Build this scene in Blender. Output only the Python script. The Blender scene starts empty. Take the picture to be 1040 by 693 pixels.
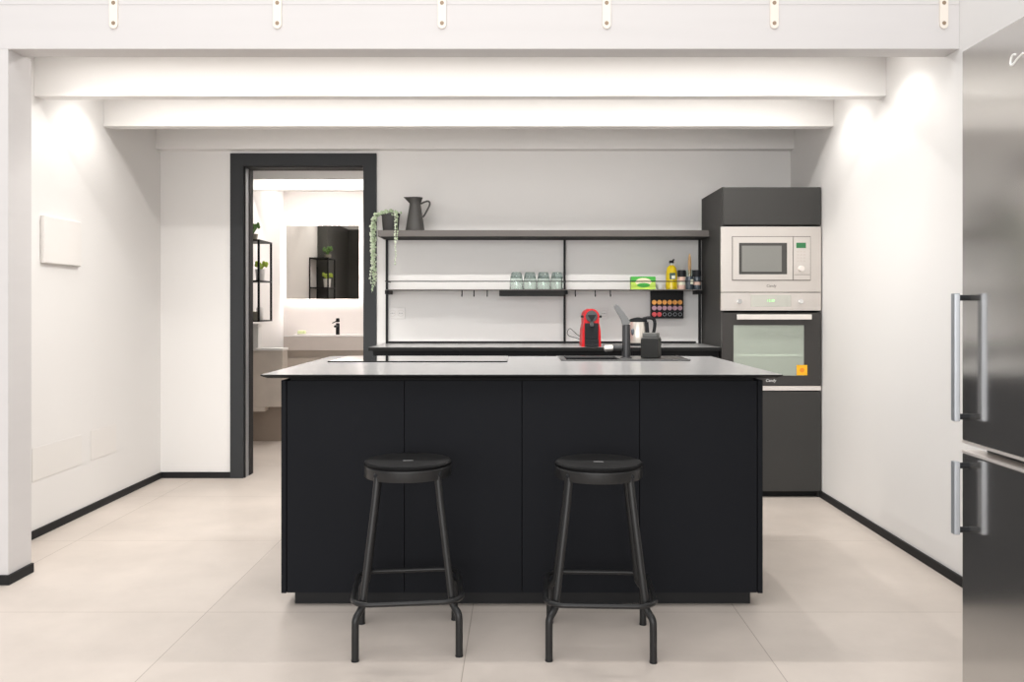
import bpy, bmesh, math, random
from mathutils import Vector, Matrix
random.seed(7)
C = bpy.context.scene
COL = C.collection
PI = math.pi

# ------------------------------------------------------------------ camera, world, lights, exposure
F, CX, CY, H = 880.0, 528.0, 312.0, 1.15          # focal length in px, principal axis, eye height
cam = bpy.data.cameras.new('camera'); cam.lens = F/1040*36; cam.sensor_width = 36
cam.shift_x = -(CX-520)/1040; cam.shift_y = (CY-346.5)/1040; cam.clip_start = 0.02
camo = bpy.data.objects.new('camera', cam); COL.objects.link(camo)
camo.location = (0, 0, H); camo.rotation_euler = (PI/2, 0, 0)
C.camera = camo

w = bpy.data.worlds.new('world'); C.world = w; w.use_nodes = True
w.node_tree.nodes['Background'].inputs[0].default_value = (0.96, 0.975, 1.0, 1)
w.node_tree.nodes['Background'].inputs[1].default_value = 0.6
C.view_settings.view_transform = 'Standard'; C.view_settings.look = 'None'
C.view_settings.gamma = 1; C.view_settings.use_curve_mapping = False
C.view_settings.exposure = -0.06

def area(name, loc, sx, sy, power, col=(1, .97, .93), rot=(0, 0, 0)):
    l = bpy.data.lights.new(name, 'AREA'); l.shape = 'RECTANGLE'; l.size = sx; l.size_y = sy
    l.energy = power; l.color = col
    o = bpy.data.objects.new(name, l); COL.objects.link(o); o.location = loc; o.rotation_euler = rot
    return o
def spot(name, loc, power, angle=110, blend=.6, col=(1, .97, .93), r=.02):
    l = bpy.data.lights.new(name, 'SPOT'); l.energy = power; l.spot_size = math.radians(angle)
    l.spot_blend = blend; l.color = col; l.shadow_soft_size = r
    o = bpy.data.objects.new(name, l); COL.objects.link(o); o.location = loc
    return o
# lamps recessed in the ceiling bays between the joists
area('bay_strip_light', (-.3, 4.03, 2.405), 3.9, .03, 14)
area('bay_strip_light', (-.3, 4.71, 2.405), 3.9, .03, 18)
for y in (4.03, 4.71):
    for x in (-2.15, -1.4, -.65, .1, .85, 1.55):
        spot('ceiling_spot_light', (x, y, 2.40), 8 if abs(x) > 1.5 else 20, 125, .5)
# bathroom cove light
area('bathroom_cove_light', (-1.6, 6.4, 2.405), 1.4, .05, 4)
area('bathroom_cove_light', (-1.6, 7.55, 2.405), 1.4, .05, 13)
area('bathroom_cove_light', (-1.6, 8.4, 2.405), 1.4, .05, 13)
# daylight and lamps of the tall front room, high above and behind the camera
area('front_room_light', (-.6, .9, 4.6), 4.0, 2.5, 122, (1, .98, .96))
# unseen fill light, added well behind the camera to brighten the back wall
area('front_fill_light', (-1.4, -5.2, 1.75), 7.0, 3.2, 420, (1, .985, .965), (math.radians(90), 0, 0))

# ------------------------------------------------------------------ materials
def mat(name, col, rough=.5, metal=0., spec=.5, noise=0., nscale=6., bump=0., bscale=200., coat=0., trans=0., ior=1.45, alpha=1., emit=None, estr=1., stretch=None):
    m = bpy.data.materials.new(name); m.use_nodes = True
    nt = m.node_tree; b = nt.nodes['Principled BSDF']
    b.inputs['Base Color'].default_value = (*col, 1); b.inputs['Roughness'].default_value = rough
    b.inputs['Metallic'].default_value = metal; b.inputs['Specular IOR Level'].default_value = spec
    b.inputs['Coat Weight'].default_value = coat; b.inputs['Transmission Weight'].default_value = trans
    b.inputs['IOR'].default_value = ior; b.inputs['Alpha'].default_value = alpha
    if emit: b.inputs['Emission Color'].default_value = (*emit, 1); b.inputs['Emission Strength'].default_value = estr
    tc = nt.nodes.new('ShaderNodeTexCoord'); src = tc.outputs['Object']
    if stretch:
        mp = nt.nodes.new('ShaderNodeMapping'); mp.inputs['Scale'].default_value = stretch
        nt.links.new(src, mp.inputs['Vector']); src = mp.outputs['Vector']
    if noise:
        n = nt.nodes.new('ShaderNodeTexNoise'); n.inputs['Scale'].default_value = nscale; n.inputs['Detail'].default_value = 5
        mx = nt.nodes.new('ShaderNodeMix'); mx.data_type = 'RGBA'
        mx.inputs['A'].default_value = (*[c*(1-noise) for c in col], 1); mx.inputs['B'].default_value = (*[min(1, c*(1+noise)) for c in col], 1)
        nt.links.new(src, n.inputs['Vector']); nt.links.new(n.outputs['Fac'], mx.inputs['Factor'])
        nt.links.new(mx.outputs['Result'], b.inputs['Base Color'])
    if bump:
        n2 = nt.nodes.new('ShaderNodeTexNoise'); n2.inputs['Scale'].default_value = bscale
        bp = nt.nodes.new('ShaderNodeBump'); bp.inputs['Strength'].default_value = bump; bp.inputs['Distance'].default_value = .001
        nt.links.new(src, n2.inputs['Vector']); nt.links.new(n2.outputs['Fac'], bp.inputs['Height'])
        nt.links.new(bp.outputs['Normal'], b.inputs['Normal'])
    return m
M = {}
M['wall'] = mat('white_paint', (.80, .785, .77), .6, noise=.01, nscale=3, bump=.05, bscale=150, spec=.3)
M['beam'] = mat('white_beam_paint', (.82, .805, .79), .5, noise=.01, nscale=4, spec=.3)
M['fascia'] = mat('painted_timber', (.615, .595, .59), .5, noise=.03, nscale=3, stretch=(.4, 1, 6), spec=.3)
M['black_trim'] = mat('black_trim', (.018, .018, .019), .55, noise=.1, nscale=8, spec=.2)
M['door_frame'] = mat('anthracite_frame', (.040, .042, .045), .55, noise=.05, nscale=5, spec=.2)
M['island'] = mat('black_laminate', (.009, .0097, .012), .7, noise=.1, nscale=3, spec=.12)
M['gap'] = mat('dark_gap', (.006, .006, .006), .8)
M['worktop'] = mat('charcoal_worktop', (.32, .319, .318), .24, noise=.04, nscale=14, spec=.7)
M['core'] = mat('black_board_core', (.014, .014, .014), .6, spec=.15)
M['tower'] = mat('grey_laminate', (.055, .054, .052), .6, noise=.04, nscale=3, spec=.2)
M['shelf'] = mat('taupe_shelf', (.12, .108, .10), .5, noise=.06, nscale=6, stretch=(.5, 4, 4))
M['black_metal'] = mat('black_metal', (.010, .010, .011), .5, noise=.1, nscale=30, spec=.22)
M['stool'] = mat('stool_black_steel', (.015, .015, .0155), .36, noise=.1, nscale=30, spec=.4)
M['seat'] = mat('stool_black_seat', (.0045, .0045, .005), .55, noise=.1, nscale=20, spec=.1)
M['steel'] = mat('brushed_steel', (.67, .63, .595), .36, metal=.65, noise=.03, nscale=20, stretch=(1, 1, 30))
M['steel_bright'] = mat('bright_steel', (.85, .80, .76), .3, metal=.5, noise=.02, nscale=10)
M['alu'] = mat('aluminium_handle', (.38, .40, .43), .35, metal=.5, noise=.03, nscale=20)
M['fridge'] = mat('dark_inox', (.56, .55, .535), .15, metal=.92, noise=.02, nscale=4)
M['fridge_side'] = mat('fridge_side_grey', (.18, .18, .18), .4, noise=.03, nscale=4)
M['oven_black'] = mat('oven_black', (.045, .042, .04), .3, noise=.04, nscale=6)
M['mw_window'] = mat('microwave_mesh_glass', (.22, .22, .205), .25, noise=.12, nscale=900)
M['mw_frame'] = mat('microwave_dark_glass', (.06, .058, .055), .25, noise=.03)
M['line'] = mat('dark_joint', (.13, .11, .10), .6)  # dark tone of the microwave's door joint and button seam
M['lcd_green'] = mat('green_display', (.03, .16, .06), .3, emit=(.05, .35, .12), estr=.1)
M['lcd_digits'] = mat('lit_digits', (.2, .6, .2), .4, emit=(.45, 1, .35), estr=1.0)
M['lcd_panel'] = mat('grey_display_glass', (.50, .50, .45), .2, noise=.02)
M['print_dark'] = mat('dark_print', (.12, .11, .10), .5)
M['print_pale'] = mat('pale_print', (.62, .57, .53), .5)
M['white_print'] = mat('white_badge', (.9, .9, .88), .4)
M['sticker'] = mat('yellow_sticker', (.95, .50, .02), .5, noise=.04, nscale=40)
M['sticker_ink'] = mat('orange_sticker_ink', (.85, .28, .02), .5)
M['cavity'] = mat('oven_cavity', (.42, .45, .40), .5, noise=.03)
M['white_plastic'] = mat('white_plastic', (.78, .765, .75), .4, noise=.01)
M['panel_white'] = mat('white_cover', (.80, .775, .75), .5, noise=.01)
M['panel_cream'] = mat('cream_cover', (.79, .77, .745), .5, noise=.01)
M['cream'] = mat('cream_metal', (.78, .72, .65), .5, noise=.03, nscale=20)
M['screw'] = mat('brass_brown_screw', (.32, .24, .17), .4, metal=.4)
M['hob'] = mat('black_hob_glass', (.012, .012, .013), .06, noise=.05, spec=.8, coat=1.)
M['sink'] = mat('dark_composite', (.010, .010, .011), .5, noise=.1, nscale=60, spec=.2)
M['sink_rim'] = mat('composite_rim', (.07, .07, .069), .28, noise=.04, nscale=60, spec=.7)
M['tap'] = mat('graphite_tap', (.05, .05, .052), .35, metal=.3)
M['tap_light'] = mat('grey_lever', (.17, .17, .17), .45, metal=.3)
M['chrome'] = mat('chrome', (.85, .85, .85), .15, metal=1.)
M['pot'] = mat('charcoal_pot', (.04, .038, .038), .6, noise=.1, nscale=30)
M['soil'] = mat('soil', (.03, .02, .012), .9, noise=.3, nscale=60)
M['leaf'] = mat('pale_green_leaf', (.43, .53, .35), .55, noise=.25, nscale=40)
M['leaf2'] = mat('pale_variegated_leaf', (.62, .68, .54), .55, noise=.25, nscale=60)
M['leaf_dark'] = mat('green_leaf', (.10, .20, .05), .55, noise=.3, nscale=40)
M['leaf_lime'] = mat('lime_leaf', (.42, .55, .08), .55, noise=.25, nscale=40)
M['jug'] = mat('grey_enamel', (.052, .05, .047), .5, noise=.06, nscale=14)
M['glass'] = mat('green_tinted_glass', (.86, .93, .90), .03, trans=1., ior=1.45)
M['glass_base'] = mat('thick_glass_base', (.36, .44, .42), .05, trans=.75, ior=1.5)
M['red'] = mat('red_gloss', (.58, .010, .016), .38, noise=.03, spec=.3)
M['black_plastic'] = mat('black_plastic', (.014, .015, .017), .5, noise=.05, nscale=20, spec=.25)
M['grey_plastic'] = mat('grey_plastic', (.06, .063, .066), .4, noise=.05, nscale=20)
M['kettle'] = mat('kettle_steel', (.66, .62, .56), .25, metal=.55, noise=.02)
M['box_black'] = mat('black_canister', (.022, .022, .021), .55, noise=.1, nscale=60, spec=.25)
M['box_grey'] = mat('grey_canister_lid', (.10, .10, .095), .45, noise=.05, nscale=40)
M['oil'] = mat('olive_oil', (.80, .60, .01), .1, trans=.25, coat=.5, noise=.04)
M['label_cream'] = mat('cream_label', (.75, .74, .6), .6)
M['label_dark'] = mat('dark_green_label', (.04, .08, .06), .6)
M['box_lime'] = mat('lime_carton', (.50, .72, .10), .5, noise=.08, nscale=30)
M['box_green'] = mat('green_carton', (.06, .42, .05), .5, noise=.08, nscale=30)
M['box_label'] = mat('pale_carton_print', (.80, .72, .50), .5, noise=.12, nscale=60)
M['salt'] = mat('pink_salt', (.72, .50, .42), .5, noise=.25, nscale=200)
M['wood'] = mat('light_wood', (.45, .28, .13), .5, noise=.2, nscale=30, stretch=(8, 8, 1))
M['jar_dark'] = mat('dark_jar', (.05, .065, .08), .2, coat=.4)
M['cap_gold'] = mat('gold_foil', (.80, .38, .10), .3, metal=.6, noise=.05)
M['cap_mauve'] = mat('mauve_foil', (.55, .33, .40), .3, metal=.5, noise=.08)
M['cap_red'] = mat('red_foil', (.72, .10, .11), .3, metal=.4, noise=.05)
M['mirror'] = mat('mirror_glass', (.62, .60, .57), .02, metal=1.)
M['led'] = mat('led_strip', (1, 1, 1), .5, emit=(1, .96, .95), estr=30)
M['bath_wall'] = mat('bathroom_plaster', (.74, .69, .665), .6, noise=.05, nscale=3)
M['ceramic'] = mat('matt_ceramic', (.60, .54, .50), .45, noise=.03, nscale=10)
M['concrete'] = mat('concrete_tile', (.56, .50, .44), .6, noise=.14, nscale=9)
M['beige_wood'] = mat('beige_drawer', (.50, .44, .38), .5, noise=.08, nscale=6)
M['beige_dark'] = mat('brown_grey_plaster', (.30, .245, .20), .6, noise=.1, nscale=6)
M['dark_panel'] = mat('dark_reflected_panel', (.055, .055, .05), .4, noise=.05)
M['soap'] = mat('pale_green_soap', (.72, .78, .45), .5, noise=.05)
M['white_pot'] = mat('white_pot', (.75, .74, .72), .4, noise=.05, nscale=30)
M['grey_pot'] = mat('grey_pot', (.22, .21, .17), .6, noise=.15, nscale=30)

def oven_glass():
    m = bpy.data.materials.new('tinted_glass_painted_reflection'); m.use_nodes = True
    nt = m.node_tree; b = nt.nodes['Principled BSDF']; out = nt.nodes['Material Output']
    b.inputs['Base Color'].default_value = (.80, .85, .77, 1); b.inputs['Roughness'].default_value = .1  # pale base paints in the bright room's reflection over the green tint
    b.inputs['Specular IOR Level'].default_value = .8
    tr = nt.nodes.new('ShaderNodeBsdfTransparent'); tr.inputs[0].default_value = (.92, .97, .92, 1)
    mx = nt.nodes.new('ShaderNodeMixShader'); mx.inputs[0].default_value = .33
    nt.links.new(tr.outputs[0], mx.inputs[1]); nt.links.new(b.outputs[0], mx.inputs[2]); nt.links.new(mx.outputs[0], out.inputs[0])
    return m
M['oven_glass'] = oven_glass()

def floor_mat():
    m = bpy.data.materials.new('beige_stone_tile'); m.use_nodes = True
    nt = m.node_tree; b = nt.nodes['Principled BSDF']; N = nt.nodes.new; L = nt.links.new
    tc = N('ShaderNodeTexCoord'); mp = N('ShaderNodeMapping')
    mp.inputs['Location'].default_value = (1.18, -3.264, 0)
    L(tc.outputs['Object'], mp.inputs['Vector'])
    br = N('ShaderNodeTexBrick'); br.offset = 0; br.squash = 1
    br.inputs['Scale'].default_value = 1; br.inputs['Brick Width'].default_value = 1; br.inputs['Row Height'].default_value = 1
    br.inputs['Mortar Size'].default_value = .0016; br.inputs['Mortar Smooth'].default_value = .1; br.inputs['Bias'].default_value = 0
    br.inputs['Color1'].default_value = (.60, .54, .49, 1); br.inputs['Color2'].default_value = (.62, .56, .51, 1)
    br.inputs['Mortar'].default_value = (.36, .31, .27, 1)
    L(mp.outputs['Vector'], br.inputs['Vector'])
    n1 = N('ShaderNodeTexNoise'); n1.inputs['Scale'].default_value = 1.7; n1.inputs['Detail'].default_value = 7; n1.inputs['Roughness'].default_value = .6
    L(tc.outputs['Object'], n1.inputs['Vector'])
    cr = N('ShaderNodeValToRGB'); cr.color_ramp.elements[0].position = .3; cr.color_ramp.elements[0].color = (.86, .85, .84, 1)
    cr.color_ramp.elements[1].position = .7; cr.color_ramp.elements[1].color = (1.06, 1.05, 1.04, 1)
    L(n1.outputs['Fac'], cr.inputs['Fac'])
    mx = N('ShaderNodeMix'); mx.data_type = 'RGBA'; mx.blend_type = 'MULTIPLY'; mx.inputs['Factor'].default_value = 1
    L(br.outputs['Color'], mx.inputs['A']); L(cr.outputs['Color'], mx.inputs['B']); L(mx.outputs['Result'], b.inputs['Base Color'])
    b.inputs['Roughness'].default_value = .42; b.inputs['Specular IOR Level'].default_value = .4
    return m
M['floor'] = floor_mat()

# ------------------------------------------------------------------ mesh building helpers
class MB:
    def __init__(s): s.bm = bmesh.new(); s.bev = False
    def _take(s, t):
        me = bpy.data.meshes.new('tmp'); t.to_mesh(me); t.free(); s.bm.from_mesh(me); bpy.data.meshes.remove(me)
    def box(s, x0, x1, y0, y1, z0, z1, bev=0., seg=2, rot=None):
        t = bmesh.new(); bmesh.ops.create_cube(t, size=1)
        for v in t.verts: v.co = Vector(((x0+x1)/2+v.co.x*(x1-x0), (y0+y1)/2+v.co.y*(y1-y0), (z0+z1)/2+v.co.z*(z1-z0)))
        if bev: s.bev = True; bmesh.ops.bevel(t, geom=t.edges[:], offset=bev, segments=seg, affect='EDGES', profile=.5)
        if rot is not None: bmesh.ops.transform(t, matrix=rot, verts=t.verts[:])
        s._take(t); return s
    def cyl(s, p0, p1, r0, r1=None, n=24, bev=0.):
        r1 = r0 if r1 is None else r1
        p0, p1 = Vector(p0), Vector(p1); d = p1-p0
        t = bmesh.new(); bmesh.ops.create_cone(t, cap_ends=True, segments=n, radius1=r0, radius2=r1, depth=d.length)
        if bev:
            es = [e for e in t.edges if abs(e.verts[0].co.z-e.verts[1].co.z) < 1e-6]
            bmesh.ops.bevel(t, geom=es, offset=bev, segments=2, affect='EDGES')
        q = Vector((0, 0, 1)).rotation_difference(d.normalized())
        bmesh.ops.transform(t, matrix=Matrix.Translation((p0+p1)/2) @ q.to_matrix().to_4x4(), verts=t.verts[:])
        s._take(t); return s
    def sph(s, c, r, n=12, sc=(1, 1, 1), rot=None):
        t = bmesh.new(); bmesh.ops.create_uvsphere(t, u_segments=n, v_segments=max(4, n//2+1), radius=r)
        m = Matrix.Translation(c) @ (rot.to_4x4() if rot is not None else Matrix.Identity(4)) @ Matrix.Diagonal((*sc, 1))
        bmesh.ops.transform(t, matrix=m, verts=t.verts[:]); s._take(t); return s
    def lathe(s, prof, c=(0, 0, 0), n=32):                # prof: (r, z) list from bottom to top
        bm = s.bm; rings = []
        for r, z in prof:
            if r < 1e-6: rings.append([bm.verts.new((c[0], c[1], c[2]+z))])
            else: rings.append([bm.verts.new((c[0]+r*math.cos(2*PI*k/n), c[1]+r*math.sin(2*PI*k/n), c[2]+z)) for k in range(n)])
        for a, b in zip(rings, rings[1:]):
            for k in range(n):
                k2 = (k+1) % n
                if len(a) == 1 and len(b) == 1: continue
                if len(a) == 1: bm.faces.new((a[0], b[k2], b[k]))
                elif len(b) == 1: bm.faces.new((a[k], a[k2], b[0]))
                else: bm.faces.new((a[k], a[k2], b[k2], b[k]))
        return s
    def tube(s, pts, r, n=12, closed=False, caps=True):
        P = [Vector(p) for p in pts]; m = len(P); bm = s.bm; rings = []; nrm = None
        rr = r if isinstance(r, (list, tuple)) else [r]*m
        for i in range(m):
            if closed: t = (P[(i+1) % m]-P[i-1]).normalized()
            else: t = (P[min(i+1, m-1)]-P[max(i-1, 0)]).normalized()
            if nrm is None:
                up = Vector((0, 0, 1)) if abs(t.z) < .9 else Vector((0, 1, 0))
                nrm = (up-t*up.dot(t)).normalized()
            else:
                nrm = nrm-t*nrm.dot(t)
                nrm = nrm.normalized() if nrm.length > 1e-6 else t.orthogonal().normalized()
            bn = t.cross(nrm)
            rings.append([bm.verts.new(P[i]+(nrm*math.cos(2*PI*k/n)+bn*math.sin(2*PI*k/n))*rr[i]) for k in range(n)])
        prs = list(zip(rings, rings[1:]))+([(rings[-1], rings[0])] if closed else [])
        for a, b in prs:
            for k in range(n): bm.faces.new((a[k], a[(k+1) % n], b[(k+1) % n], b[k]))
        if not closed and caps:
            bm.faces.new(rings[0][::-1]); bm.faces.new(rings[-1])
        return s
    def prism(s, poly, y0, y1, axis='y'):                 # poly of (x, z) extruded along y (or (x, y) along z; (y, z) along x)
        f = {'y': lambda p, t: (p[0], t, p[1]), 'z': lambda p, t: (p[0], p[1], t), 'x': lambda p, t: (t, p[0], p[1])}[axis]
        bm = s.bm; a = [bm.verts.new(f(p, y0)) for p in poly]; b = [bm.verts.new(f(p, y1)) for p in poly]; n = len(poly)
        bm.faces.new(a); bm.faces.new(b[::-1])
        for k in range(n): bm.faces.new((a[k], b[k], b[(k+1) % n], a[(k+1) % n]))
        return s
    def build(s, name, m, parent=None, off=(0, 0, 0)):
        bm = s.bm; bmesh.ops.recalc_face_normals(bm, faces=bm.faces[:])
        if any(off): bmesh.ops.translate(bm, vec=Vector(off), verts=bm.verts[:])
        me = bpy.data.meshes.new(name); bm.to_mesh(me); bm.free()
        for p in me.polygons: p.use_smooth = True
        me.set_sharp_from_angle(angle=math.radians(35))
        me.materials.append(m)
        o = bpy.data.objects.new(name, me); COL.objects.link(o)
        if s.bev:
            wn = o.modifiers.new('weighted_normal', 'WEIGHTED_NORMAL'); wn.keep_sharp = True
        if parent is not None: o.parent = parent
        return o
def world_part(mb, name, m, root):                        # geometry given in world coordinates under an unrotated thing
    r = root
    while r.parent: r = r.parent
    return mb.build(name, m, root, tuple(-c for c in r.location))
def smooth_path(pts, it=2, closed=False):
    P = [Vector(p) for p in pts]
    for _ in range(it):
        Q = [] if closed else [P[0]]
        for i in range(len(P) if closed else len(P)-1):
            a, b = P[i], P[(i+1) % len(P)]
            Q += [a*.75+b*.25, a*.25+b*.75]
        if not closed: Q.append(P[-1])
        P = Q
    return P
def tag(o, label, cat, group=None):
    o['label'] = label; o['category'] = cat
    if group: o['group'] = group
    return o
def thing(name, label, cat, loc=(0, 0, 0), rotz=0, group=None):
    o = bpy.data.objects.new(name, None); COL.objects.link(o); o.empty_display_size = .05
    o.location = loc; o.rotation_euler = (0, 0, rotz)
    return tag(o, label, cat, group)
def two_tone(o, top, side):                               # board with a pale face and a black core showing at its edges
    o.data.materials.append(side)
    for p in o.data.polygons: p.material_index = 0 if p.normal.z > .9 else 1
    return o
def struct(mb, name, m, parent=None):
    o = mb.build(name, m, parent); o['kind'] = 'structure'; return o
def dup(root, loc, rotz=None, label=None, group=None):
    r = root.copy(); COL.objects.link(r); r.location = loc
    if rotz is not None: r.rotation_euler = (0, 0, rotz)
    if label: r['label'] = label
    if group: r['group'] = group
    for ch in list(root.children):
        c = ch.copy(); COL.objects.link(c); c.parent = r
        for g in list(ch.children):
            d = g.copy(); COL.objects.link(d); d.parent = c
    return r
def dup_mesh(o, loc, label, m=None):
    c = o.copy(); COL.objects.link(c); c.location = loc; c['label'] = label
    return c
def text(name, s, size, m, parent, loc, rot, shear=0., ext=.0006, align='CENTER'):
    cu = bpy.data.curves.new('t', 'FONT'); cu.body = s; cu.size = size; cu.shear = shear; cu.extrude = ext; cu.align_x = align; cu.align_y = 'CENTER'
    t = bpy.data.objects.new('t', cu); COL.objects.link(t)
    dg = bpy.context.evaluated_depsgraph_get(); me = bpy.data.meshes.new_from_object(t.evaluated_get(dg))
    bpy.data.objects.remove(t); bpy.data.curves.remove(cu)
    me.transform(Matrix.Translation(loc) @ rot.to_4x4()); me.materials.clear(); me.materials.append(m); me.name = name
    o = bpy.data.objects.new(name, me); COL.objects.link(o); o.parent = parent
    return o
FRONT = Matrix.Rotation(PI/2, 3, 'X')                                        # faces -Y
FACE_LEFT = Matrix.Rotation(-PI/2, 3, 'Z') @ Matrix.Rotation(PI/2, 3, 'X')   # faces -X

# ------------------------------------------------------------------ setting
XL, XR, YB, YW, YE, ZC = -2.417, 1.822, 5.83, 5.99, 8.85, 2.42
struct(MB().box(-6, 3, -6, 9.0, -.06, 0), 'floor', M['floor'])
struct(MB().box(-6, 1.97, 3.707, 9.0, ZC, ZC+.08), 'ceiling', M['wall'])
struct(MB().box(XR, XR+.15, -6, 9.0, 0, 4.6), 'wall_right', M['wall'])
struct(MB().box(XL-.12, XL, 3.76, 9.0, 0, ZC), 'wall_left', M['wall'])
struct(MB().box(-6, -2.12, 3.59, 3.76, 0, 2.22), 'wall_left_front', M['fascia'])
DX0, DX1, DZ = -1.86, -1.046, 2.10
bw = MB().box(XL, DX0-.0, YB, YW, 0, ZC).box(DX1, XR, YB, YW, 0, ZC).box(DX0, DX1, YB, YW, DZ, ZC)
struct(bw, 'wall_back', M['wall'])
# bathroom shell
struct(MB().box(XL-.12, 0, YE, YE+.12, 0, ZC), 'wall_bathroom_back', M['bath_wall'])
struct(MB().box(-.75, -.63, YW, YE, 0, ZC), 'wall_bathroom_right', M['bath_wall'])
# mezzanine front, planked, and the joists
struct(MB().box(-6, XR, 3.59, 3.707, 2.22, 2.403, .0025).box(-6, XR, 3.59, 3.707, 2.403, 3.1, .0025), 'trim_1', M['fascia'])
for y in (4.31, 5.03):
    struct(MB().box(XL, XR, y, y+.08, 2.20, ZC, .002), 'ceiling_beam', M['beam'])
struct(MB().box(XL, XR, 5.75, YB, 2.20, ZC, .002), 'ceiling_beam', M['beam'])
for y in (7.05, 7.78):
    struct(MB().box(XL, -.75, y, y+.08, 2.20, ZC, .002), 'ceiling_beam', M['beam'])
# baseboards
BH, BT = .04, .012
struct(MB().box(XL, XL+BT, 3.76, YB, 0, BH, .001), 'baseboard_left', M['black_trim'])
struct(MB().box(XL, -1.94, YB-BT, YB, 0, BH, .001), 'baseboard_back', M['black_trim'])
struct(MB().box(XR-BT, XR, -6, 5.24, 0, BH, .001), 'baseboard_right', M['black_trim'])
struct(MB().box(-6, -2.12+BT, 3.59-BT, 3.59, 0, BH, .001).box(-2.12, -2.12+BT, 3.59, 3.76, 0, BH, .001), 'baseboard_left_front', M['black_trim'])
# door frame (opening without a leaf in view: the leaf slides into the wall)
dr = bpy.data.objects.new('door_1', None); COL.objects.link(dr); dr['kind'] = 'structure'
MB().box(-1.945, DX0+.004, YB-.016, YB+.002, 0, DZ+.083, .002).box(DX1-.004, -.963, YB-.016, YB+.002, 0, DZ+.083, .002).box(DX0, DX1, YB-.016, YB+.002, DZ-.002, DZ+.083, .002).build('casing', M['door_frame'], dr)
MB().box(DX0, DX0+.012, YB+.002, YB+.012, 0, DZ).box(DX1-.008, DX1, YB+.002, YW, 0, DZ).box(DX0, DX1, YB+.002, YW, DZ-.008, DZ).box(DX0, DX0+.013, YB+.088, YW+.01, 0, DZ-.008).build('jamb', M['black_trim'], dr)
MB().box(DX0, DX0+.009, YB+.012, YB+.088, 0, DZ-.008).build('sliding_door_edge', M['alu'], dr)

# ------------------------------------------------------------------ kitchen island
isl = thing('kitchen_island', 'long black kitchen island cabinet with plain panelled front behind the two stools', 'kitchen island', (0, 3.31, 0))
IX0, IX1, IY0, IY1 = -.912, .928, 3.31, 4.42
for x in (IX0, IX1-.019): world_part(MB().box(x, x+.019, IY0, IY1, .056, .87, .001), 'side_panel', M['island'], isl)
px0 = IX0+.021; pw = (IX1-IX0-.042)/4
for k in range(4):
    world_part(MB().box(px0+pw*k+.0012, px0+pw*(k+1)-.0012, IY0+.001, IY0+.02, .058, .868, .0008), 'front_panel', M['island'], isl)
world_part(MB().box(IX0+.019, IX1-.019, IY1-.02, IY1, .056, .87), 'back_panel', M['island'], isl)
world_part(MB().box(IX0+.019, IX1-.019, IY0+.02, IY1-.02, .056, .07), 'base_panel', M['gap'], isl)
world_part(MB().box(IX0+.04, IX1-.035, IY0+.05, IY1-.05, 0, .056, .001), 'plinth', M['black_trim'], isl)
world_part(MB().box(IX0+.03, IX1-.03, IY0+.02, IY0+.04, .868, .881).box(IX0+.03, IX0+.05, IY0+.04, IY1-.03, .868, .881).box(IX1-.05, IX1-.03, IY0+.04, IY1-.03, .868, .881).box(IX0+.03, IX1-.03, IY1-.03, IY1-.01, .868, .881), 'top_rail', M['gap'], isl)
WX0, WX1, WY0, WY1, WZ0, WZ1 = -.977, .990, 3.262, 4.49, .881, .895
SX0, SX1, SY0, SY1 = .195, .805, 4.085, 4.45           # sink cutout
wt = MB(); bm = wt.bm
ins = .02
def ring(x0, x1, y0, y1, z): return [bm.verts.new(p) for p in ((x0, y0, z), (x1, y0, z), (x1, y1, z), (x0, y1, z))]
hx0, hx1, hy0, hy1 = SX0+.012, SX1-.012, SY0+.012, SY1-.012
ot, ob = ring(WX0, WX1, WY0, WY1, WZ1), ring(WX0+ins, WX1-ins, WY0+ins, WY1-ins, WZ0)
om = ring(WX0, WX1, WY0, WY1, WZ1-.004)
it, ib = ring(hx0, hx1, hy0, hy1, WZ1), ring(hx0, hx1, hy0, hy1, WZ0)
for k in range(4):
    j = (k+1) % 4
    bm.faces.new((ot[k], ot[j], it[j], it[k])); bm.faces.new((ob[k], ib[k], ib[j], ob[j]))
    bm.faces.new((om[k], om[j], ot[j], ot[k])); bm.faces.new((ob[k], ob[j], om[j], om[k])); bm.faces.new((it[k], it[j], ib[j], ib[k]))
tag(two_tone(wt.build('island_worktop', M['worktop']), 0, M['core']), 'thin charcoal grey worktop lying on the black island', 'worktop')

# hob
hob = thing('induction_hob', 'black glass induction hob set in the left half of the island worktop', 'hob', (-.47, 4.23, WZ1))
MB().box(-.415, .41, -.225, .225, 0, .004, .0015).build('glass_plate', M['hob'], hob)
MB().box(-.418, .413, -.229, -.224, 0, .0055, .0008).build('front_edge', M['gap'], hob)
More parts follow.
